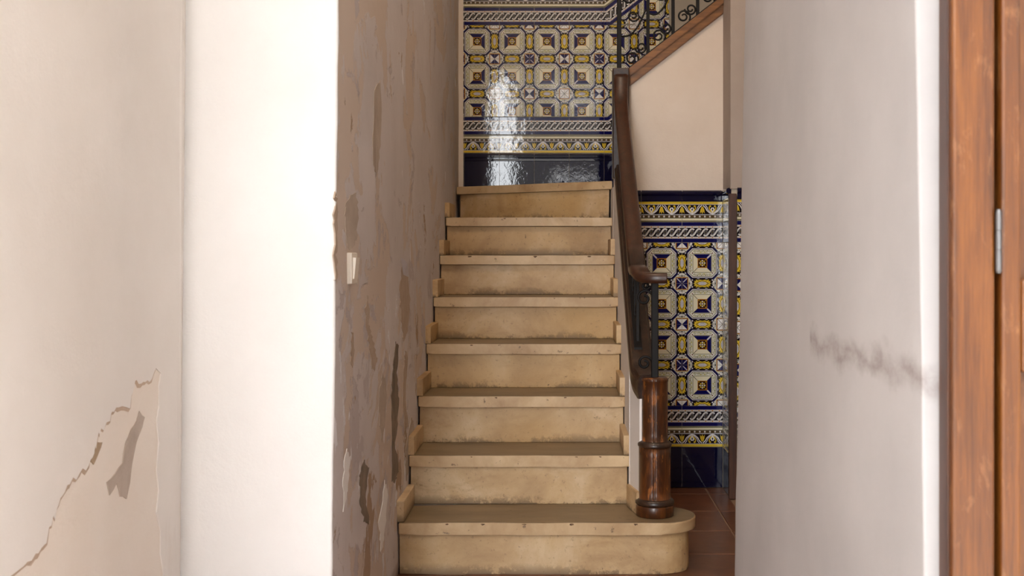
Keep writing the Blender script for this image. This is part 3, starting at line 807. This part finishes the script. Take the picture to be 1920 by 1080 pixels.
# ------------------------------------------------------------------ lower railing
rail = empty('stair_railing', 'dark wood and black iron railing of the lower flight with round newel', 'railing', (.348, 4.11, RISE))
def rp(o): return place(o, rail)
NX, NY = .348, 4.112
def dent(a, z, r):
    d = (a+PI/2+.12+PI) % (2*PI)-PI
    return r-.004*math.exp(-(d/.05)**2)
bm = bmesh.new()
lathe(bm, [(.0665, .1905), (.0695, .1925), (.0695, .228), (.068, .231)], NX, NY); newel = rp(obj('newel_base', bm, M_newel, smooth=True))
bm = bmesh.new(); lathe(bm, [(.066, .231), (.0715, .236), (.0715, .244), (.066, .250), (.060, .254)], NX, NY); rp(obj('newel_ring', bm, M_lowstring, smooth=True))
bm = bmesh.new(); lathe(bm, [(.0590, .252)]+[(.0585, .252+.19*k/6) for k in range(7)], NX, NY, 120, dent); rp(obj('newel_shaft', bm, M_newel, smooth=True))
bm = bmesh.new(); lathe(bm, [(.0588, .442), (.0625, .446), (.0625, .453), (.056, .460), (.050, .464)], NX, NY); rp(obj('newel_ring', bm, M_lowstring, smooth=True))
bm = bmesh.new(); lathe(bm, [(.0485, .462)]+[(.0480, .462+.218*k/6) for k in range(7)]+[(.0495, .682), (.0495, .690), (.045, .696)], NX, NY, 120, dent); rp(obj('newel_shaft', bm, M_newel, smooth=True))

# bottom rail: moulded string on the side wall, swept into the newel
SXC = .307
path = [(NX+.005, NY+.0, .661)]
path = smoothpath([(NX-.02, NY+.005, .662), (.322, NY+.028, .664), (.309, NY+.07, .69), (SXC, NY+.13, zn(NY+.13)+SB+.042), (SXC, NY+.3, zn(NY+.3)+SB+.042)], 6)
y_end = 5.44
path += [Vector((SXC, NY+.3+(y_end-NY-.3)*k/10, zn(NY+.3+(y_end-NY-.3)*k/10)+SB+.042)) for k in range(1, 11)]
pr = [(-.040, -.045), (.040, -.045), (.045, -.020), (.045, .020), (.038, .028), (.034, .042), (-.034, .042), (-.038, .028), (-.045, .020), (-.045, -.020)]
bm = bmesh.new(); sweep(bm, path, pr, vertical=True); brail = rp(obj('bottom_rail', bm, M_lowstring))
# corner post where both flights meet
bm = bmesh.new(); box(bm, .254, .335, 5.40, 5.486, zn(5.44)+SB-.01, 2.046, .006); rp(obj('corner_post', bm, M_lowstring))
# handrail
HO = .75; HXC = .2915
hp = smoothpath([(.392, NY-.008, 1.062), (.345, NY-.004, 1.062), (.312, NY+.018, 1.066), (.295, NY+.06, 1.088), (HXC, NY+.12, zn(NY+.12)+HO-.017)], 7)
hp += [Vector((HXC, NY+.12+(5.22-NY-.12)*k/8, zn(NY+.12+(5.22-NY-.12)*k/8)+HO-.017)) for k in range(1, 9)]
hp += smoothpath([(HXC, 5.22, zn(5.22)+HO-.017), (HXC, 5.33, zn(5.33)+HO+.008), (HXC+.003, 5.395, 2.005)], 5)[1:]
pr = [(-.030, -.020), (.030, -.020), (.034, -.006), (.033, .008), (.024, .017), (-.024, .017), (-.033, .008), (-.034, -.006)]
bm = bmesh.new(); sweep(bm, hp, pr, vertical=False); rp(obj('handrail', bm, M_rail, smooth=True))
for m_ in bpy.data.objects['handrail'].data.polygons: m_.use_smooth = len(m_.vertices) == 4
# iron flat bar under the handrail and on the bottom rail, square bar on the newel
def bar(parent_place, name, p0, p1, w):
    bm = bmesh.new(); box(bm, p0[0]-w/2, p0[0]+w/2, p0[1]-w/2, p0[1]+w/2, p0[2], p1[2], w*.12, 1); return parent_place(obj(name, bm, M_iron))
bar(rp, 'newel_bar', (NX, NY, .694), (NX, NY, 1.046), .026)
def slope_bar(name, off, w, t):
    bm = bmesh.new()
    ya, yb = NY+.14, 5.40
    sweep(bm, [(HXC+.006, ya, zn(ya)+off), (HXC+.006, yb, zn(yb)+off)], [(-w/2, -t/2), (w/2, -t/2), (w/2, t/2), (-w/2, t/2)], vertical=True); return rp(obj(name, bm, M_iron))
slope_bar('iron_strip', HO-.046, .03, .012); slope_bar('iron_strip', SB+.088, .03, .010)
def spiral(cx, cz, r0, turns, a0, sgn, n=26, shrink=.25):
    return [(cx+r0*(1-(1-shrink)*k/n)*math.cos(a0+sgn*2*PI*turns*k/n), cz+r0*(1-(1-shrink)*k/n)*math.sin(a0+sgn*2*PI*turns*k/n)) for k in range(n+1)]
nb = 9
for k in range(nb):
    y = 4.29+k*.132
    bar(rp, 'baluster', (HXC+.006, y, zn(y)+SB+.082), (HXC+.006, y, zn(y)+HO-.045), .013)
    yc = y+.066
    if k < nb-1:
        for (zo, sg) in ((SB+.145, 1), (HO-.11, -1)):
            cz = zn(yc)+zo
            pts = [(HXC+.006, u, w) for u, w in spiral(yc-.016, cz, .044, 1.35, 0 if sg > 0 else PI, sg)]
            bm = bmesh.new(); tube(bm, pts, .0045); rp(obj('scroll', bm, M_iron, smooth=True))
# scrolls by the newel bar (seen face on)
for (cx, cz, r, s_) in ((.313, .985, .032, 1), (.318, 1.032, .016, -1), (.314, .745, .028, 1)):
    pts = [(u, NY+.03, w) for u, w in spiral(cx, cz, r, 1.3, 0, s_)]
    bm = bmesh.new(); tube(bm, pts, .005); rp(obj('scroll', bm, M_iron, smooth=True))

# ------------------------------------------------------------------ upper railing with its raking string
up = empty('upper_stair_railing', 'black iron balusters and scrolls on brown raking string of the upper flight', 'railing', (.336, YU, 1.97))
def uplace(o): return place(o, up)
zt = lambda x: 2.046+(x-.328)*.775               # top of string
bm = bmesh.new()
y0 = YU-.030
def stringpoly(x0, x1, lo, hi, ya, th):
    b = bmesh.new(); prism(b, [(x0, ya, zt(x0)-lo), (x1, ya, zt(x1)-lo), (x1, ya, zt(x1)-hi), (x0, ya, zt(x0)-hi)], (0, th, 0)); 
    bmesh.ops.bevel(b, geom=list(b.edges), offset=.004, segments=2, affect='EDGES'); return b
uplace(obj('string_board', stringpoly(.336, .80, .088, .002, YU-.022, .10), M_string))
uplace(obj('string_moulding', stringpoly(.336, .80, .044, .0, YU-.034, .05), M_string))
b = bmesh.new(); prism(b, [(.336, YU-.012, zt(.336)), (.80, YU-.012, zt(.80)), (.80, YU-.012, zt(.80)+.008), (.336, YU-.012, zt(.336)+.008)], (0, .04, 0)); uplace(obj('iron_strip', b, M_iron))
YI = YU+.008
bar(uplace, 'baluster', (.288, 5.45, 2.04), (.288, 5.45, 3.05), .022)
for x in (.432, .555, .676, .79):
    bar(uplace, 'baluster', (x, YI, zt(x)-.005), (x, YI, zt(x)+.86), .016)
def scroll2(pts, r=.0045, y=YI):
    bm = bmesh.new(); tube(bm, [(u, y, w) for u, w in pts], r); uplace(obj('scroll', bm, M_iron, smooth=True))
xs_ = [.288, .432, .555, .676, .79]
for k in range(4):
    xa, xb = xs_[k], xs_[k+1]; xm = (xa+xb)/2; zm = zt(xm)
    scroll2(spiral(xa+.052+(.012 if k == 0 else 0), zt(xa+.05)+.052, .034, 1.5, -.6, 1))
    scroll2(spiral(xb-.034, zt(xb-.034)+.060, .030, 1.5, PI, 1))
    scroll2(smoothpath([(xa+.01, zt(xa)+.20), (xm-.02, zm+.15), (xm+.02, zm+.19), (xb-.01, zt(xb)+.22)], 8))
    scroll2(spiral(xm, zm+.245, .030, 1.4, 0, -1))
    scroll2(spiral(xm-.02, zm+.34, .034, 1.4, PI, 1))
b = bmesh.new(); sweep(b, [Vector((.25, YI, zt(.25)+.90)), Vector((.80, YI, zt(.80)+.90))], [(-.033, -.02), (.033, -.02), (.033, .01), (.02, .02), (-.02, .02), (-.033, .01)], vertical=True); uplace(obj('handrail', b, M_rail))

# ------------------------------------------------------------------ peeling plaster
def on_entry(x, y):                  # photo point on the left entry wall
    d = -WE*FPX/(CX-x); return (d, EYE-(y-CY)*d/FPX)
def on_stair(x, y):
    d = -WL*FPX/(CX-x); return (d, EYE-(y-CY)*d/FPX)
def patch(name, pts, plane_x, thick, mat, parent, follow=None, jag=.0, sub=1, jy=1.):
    out = []
    n = len(pts)
    for i in range(n):
        a, b = Vector(pts[i]), Vector(pts[(i+1) % n])
        for k in range(sub):
            p = a.lerp(b, k/sub)
            if k or jag: p = p+Vector((random.uniform(-jag, jag)*jy, random.uniform(-jag, jag)))
            out.append(p)
    bm = bmesh.new()
    prism(bm, [(plane_x(p[0], p[1])-.002, p[0], p[1]) for p in out], (thick+.002, 0, 0))
    return obj(name, bm, mat, parent)
ent = lambda y, z: WE+(z-1.06)*.010
# the sound coat of paint: everything above and left of the jagged edge
edge = [(-60, 1110), (45, 1062), (68, 1038), (84, 1022), (98, 985), (108, 955), (118, 930), (132, 908), (150, 888), (168, 872), (178, 850), (183, 825), (190, 803), (205, 790), (210, 772), (222, 764), (243, 766), (246, 742), (256, 712), (268, 716), (280, 716), (292, 690)]
ring = [on_entry(*p) for p in edge]
top = 2.6
# built as a strip mesh so that it can follow the wall's unevenness
pts2 = []
for i in range(len(ring)-1):
    a, b = ring[i], ring[i+1]
    for k in range(3):
        t = k/3; j = random.uniform(-.010, .010) if k else 0
        pts2.append((a[0]+(b[0]-a[0])*t, a[1]+(b[1]-a[1])*t+j))
pts2.append(ring[-1])
yend, zend = ring[-1]
rr_ = [on_entry(*p) for p in ((301, 700), (297, 725), (299, 760), (295, 790), (300, 830), (296, 880), (301, 920), (297, 960), (304, 1000), (303, 1040), (309, 1080), (308, 1140))]
pts2 += [(a_+random.uniform(-.004, .004), b_) for a_, b_ in rr_]+[(rr_[-1][0], .02), (YP+.006, .02), (YP+.006, HC-.02), (YE+.006, HC-.02), (YE+.006, pts2[0][1])]
def prof_off(y, z): return nz((WE, y, z), 2.2, .003)+nz((WE+9, y, z), 9, .003*.35)
from mathutils.geometry import delaunay_2d_cdt
n2 = len(pts2)
cv = [Vector(p) for p in pts2]+[Vector((YE+.05+.11*a_, .1+.11*b_)) for a_ in range(25) for b_ in range(42)]
ov, oe, of = delaunay_2d_cdt(cv, [], [list(range(n2))], 1, 1e-5)[:3]
bm = bmesh.new()
vs = [bm.verts.new((0, p[0], p[1])) for p in ov]
for f in of:
    try: bm.faces.new([vs[q] for q in f])
    except ValueError: pass
for v in [v for v in bm.verts if not v.link_faces]: bm.verts.remove(v)
for v in bm.verts: v.co.x = ent(v.co.y, v.co.z)+prof_off(v.co.y, v.co.z)+.003
r_ = bmesh.ops.extrude_face_region(bm, geom=bm.faces[:])
for v in [q for q in r_['geom'] if isinstance(q, bmesh.types.BMVert)]: v.co.x -= .005
obj('paint_layer', bm, M_entry, wall_entry)
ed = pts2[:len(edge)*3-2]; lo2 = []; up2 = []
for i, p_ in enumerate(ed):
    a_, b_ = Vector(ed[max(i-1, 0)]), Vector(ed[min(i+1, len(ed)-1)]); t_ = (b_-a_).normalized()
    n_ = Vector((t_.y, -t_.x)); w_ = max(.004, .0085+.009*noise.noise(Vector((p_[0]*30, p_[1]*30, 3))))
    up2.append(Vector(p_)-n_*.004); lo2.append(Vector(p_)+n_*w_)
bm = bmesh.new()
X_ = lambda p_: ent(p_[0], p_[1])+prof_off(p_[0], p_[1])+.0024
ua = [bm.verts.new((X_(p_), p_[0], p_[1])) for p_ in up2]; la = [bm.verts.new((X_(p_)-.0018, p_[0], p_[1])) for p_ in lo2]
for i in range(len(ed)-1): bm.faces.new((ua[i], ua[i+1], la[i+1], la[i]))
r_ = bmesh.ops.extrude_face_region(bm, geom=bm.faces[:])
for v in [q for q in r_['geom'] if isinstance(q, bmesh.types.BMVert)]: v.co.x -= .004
obj('edge_shadow', bm, M_edge, wall_entry)  # narrow strip that paints in the shadow line below the coat
for pp, mt in (([(262, 772), (272, 782), (268, 800), (258, 830), (250, 868), (246, 905), (240, 935), (228, 930), (222, 905), (208, 930), (204, 905), (218, 888), (232, 868), (238, 830), (248, 806), (258, 790)], M_grey),
               ([(183, 828), (194, 830), (188, 848), (178, 870), (172, 866), (180, 846)], M_tan)):
    patch('bare_patch', [on_entry(*p) for p in pp], lambda y, z: ent(y, z)+prof_off(y, z), .0022, mt, wall_entry, jag=.0015, sub=2)
stx = lambda y, z: WL+(z-1.06)*.004*max(0, 1-(y-YP)/1.5)+nz((WL, y, z), 2.2, .004)+nz((WL+9, y, z), 9, .004*.35)
flakes = [
 (M_dark, [(742, 640), (748, 648), (744, 700), (748, 760), (742, 830), (748, 880), (742, 905), (736, 900), (737, 820), (734, 740), (738, 680)]),
 (M_flaketan, [(760, 655), (764, 670), (760, 740), (764, 800), (758, 812), (755, 750), (757, 690)]),
 (M_flaketan, [(689, 555), (694, 580), (692, 610), (700, 640), (706, 670), (702, 695), (696, 688), (694, 650), (688, 620), (686, 580)]),
 (M_dark, [(683, 860), (690, 880), (686, 930), (692, 980), (684, 978), (676, 940), (675, 890)]),
 (M_flaketan, [(754, 500), (764, 505), (768, 560), (764, 620), (757, 640), (752, 590), (750, 540)]),
 (M_flaketan, [(627, 360), (630, 380), (629, 470), (631, 520), (626, 530), (625, 420)]),
 (M_grey, [(646, 380), (666, 360), (672, 400), (668, 450), (655, 470), (646, 440)]),
 (M_grey, [(716, 700), (724, 720), (722, 790), (716, 830), (710, 790), (711, 730)]),
 (M_pier, [(722, 900), (728, 930), (722, 1000), (716, 1040), (712, 980)]),
 (M_pier, [(650, 840), (656, 860), (652, 920), (646, 960), (644, 890)]),
 (M_grey, [(700, 170), (712, 150), (714, 260), (706, 330), (698, 300)]),
 (M_flaketan, [(660, 620), (664, 630), (662, 690), (658, 680)]),
 (M_grey, [(770, 780), (776, 800), (770, 860), (762, 900), (760, 840)]),
]
for mt, pp in flakes:
    patch('plaster_flake', [on_stair(*p) for p in pp], stx, .0016, mt, wall_stair, jag=.005, sub=6, jy=3.2)
# a lifted curl of paint
a = on_stair(752, 482); b = on_stair(756, 520)
bm = bmesh.new()
prism(bm, [(WL+.001, a[0]-.02, a[1]), (WL+.02, a[0]+.01, a[1]-.02), (WL+.016, b[0]+.03, b[1]), (WL+.002, b[0]-.01, b[1]+.01)], (.0015, .002, 0)); obj('plaster_flake', bm, M_flake, wall_stair)

# ------------------------------------------------------------------ light switch
sw = empty('light_switch', 'ivory rocker light switch on the flaking stair wall', 'light switch', (WL, 3.09, 1.065))
def swp(o): return place(o, sw)
bm = bmesh.new(); box(bm, WL-.004, WL+.013, 3.05, 3.135, 1.068, 1.154, .004, 3); swp(obj('switch_plate', bm, M_plastic))
bm = bmesh.new(); prism(bm, [(WL+.012, 3.066, 1.082), (WL+.016, 3.066, 1.082), (WL+.022, 3.066, 1.14), (WL+.012, 3.066, 1.14)], (0, .053, 0)); swp(obj('switch_rocker', bm, M_plastic))

# ------------------------------------------------------------------ street door at the right edge
door = tag(empty('door_1', 'chestnut brown wooden door frame and open leaf beside right wall', 'door', (.505, 1.47, 0)), 'chestnut brown wooden door frame and open leaf beside right wall', kind='structure')
del door['category']
def dp(o): return place(o, door)
bm = bmesh.new(); box(bm, .506, .561, 1.443, 1.498, 0, 2.95, .004); dp(obj('door_jamb', bm, M_door))
bm = bmesh.new(); box(bm, .5035, .507, 1.455, 1.485, 0, 2.95, .001); dp(obj('jamb_bead', bm, M_trimwood))
def leaf_box(name, x0, x1, z0, z1, y0=1.440, y1=1.478, bev=.004): 
    bm = bmesh.new(); box(bm, x0, x1, y0, y1, z0, z1, bev); return dp(obj(name, bm, M_door))
leaf_box('stile', .568, .594, .02, 2.9)
bm = bmesh.new(); box(bm, .556, 1.1, 1.486, 1.4985, .0, 2.95); dp(obj('gap_shade', bm, M_iron))  # added dark sheet, stands in for the shade in the leaf gaps
leaf_box('stile', 1.02, 1.10, .02, 2.9); leaf_box('rail', .594, 1.02, .02, .25); leaf_box('rail', .594, 1.02, 1.0, 1.12); leaf_box('rail', .594, 1.02, 2.78, 2.9)
leaf_box('door_panel', .59, 1.03, .24, 1.01, 1.470, 1.482); leaf_box('door_panel', .59, 1.03, 1.11, 2.79, 1.470, 1.482)
for zc in (1.17, 2.4, .45):
    bm = bmesh.new()
    lathe(bm, [(.003, -.042), (.0042, -.039), (.0042, -.013), (.0036, -.0125), (.0036, -.0115), (.0042, -.011), (.0042, .012), (.0036, .0125), (.0036, .0135), (.0042, .014), (.0042, .036), (.003, .040)], 0, 0, 12)
    bmesh.ops.translate(bm, vec=(.5645, 1.441, zc), verts=bm.verts); dp(obj('hinge', bm, M_hinge, smooth=False))

# ------------------------------------------------------------------ ceiling lamp over the hall (above the frame), street outside
lamp = empty('ceiling_lamp', 'round globe lamp on the hall ceiling above the stairs', 'lamp', (-.05, 3.55, HC))
bm = bmesh.new(); lathe(bm, [(.06, HC-.02), (.06, HC-.0)], -.05, 3.55, 24); place(obj('ceiling_rose', bm, M_plastic), lamp)
bm = bmesh.new(); lathe(bm, [(.008, HC-.30), (.008, HC-.02)], -.05, 3.55, 10); place(obj('lamp_stem', bm, M_iron), lamp)
bm = bmesh.new(); bmesh.ops.create_uvsphere(bm, u_segments=24, v_segments=14, radius=.12); bmesh.ops.translate(bm, vec=(-.05, 3.55, HC-.42), verts=bm.verts); place(obj('lamp_globe', bm, M_lamp, smooth=True), lamp)
pl = bpy.data.lights.new('lamp_light', 'POINT'); pl.energy = 56; pl.color = (1, .84, .66); pl.shadow_soft_size = .12
po = bpy.data.objects.new('lamp_light', pl); C.objects.link(po); po.location = (-.05, 3.55, HC-.62); po.parent = lamp; po.matrix_parent_inverse = Matrix.Translation(-Vector(lamp.location))

bm = bmesh.new(); box(bm, -14, 14, -16, YD-.02, -.4, -.13)
struct('street_ground', bm, M_street, 'street paving outside the doorway')
bm = bmesh.new(); box(bm, -2.4, 2.4, .35, YD+.02, 3.05, 3.2, .01)
tag(obj('sky_block_slab', bm, M_pier), 'unseen white slab added over the street door to block high sky', kind='structure')  # added above the view to keep overhead sky off the entry walls
def house(x0, x1, h, label):  # added blocks behind the camera, spaced to steer sky light through the door
    bm = bmesh.new(); box(bm, x0, x1, -10, -5.5, -.13, h)
    root = tag(obj('sky_block_house', bm, M_facade), label, kind='structure')
    for zc in (1.6, 4.4):
        k = x0+1.2
        while k < x1-1:
            bm = bmesh.new(); box(bm, k-.5, k+.5, -5.55, -5.46, zc-.8, zc+.8, .02, 1); wf = obj('window_frame', bm, M_pier, root)
            bm = bmesh.new(); box(bm, k-.42, k+.42, -5.47, -5.44, zc-.72, zc+.72); obj('pane', bm, M_glass, wf)
            k += 2.4
house(-.78, 12, 9.5, 'unseen grey house added across the street to block sky behind the viewpoint')
house(-13, -3.4, 9.5, 'unseen grey house added across the street beyond the gap left for sky light')

# ------------------------------------------------------------------ pieces that belong to a part hang under that part
def under(child, part): child.parent = part; child.matrix_parent_inverse = Matrix()
shafts = [bpy.data.objects['newel_shaft'], bpy.data.objects['newel_shaft.001']]
under(bpy.data.objects['newel_ring'], shafts[0]); under(bpy.data.objects['newel_ring.001'], shafts[1])
stile = bpy.data.objects['stile']
for o in [o for o in bpy.data.objects if o.name.startswith('hinge')]: under(o, stile)
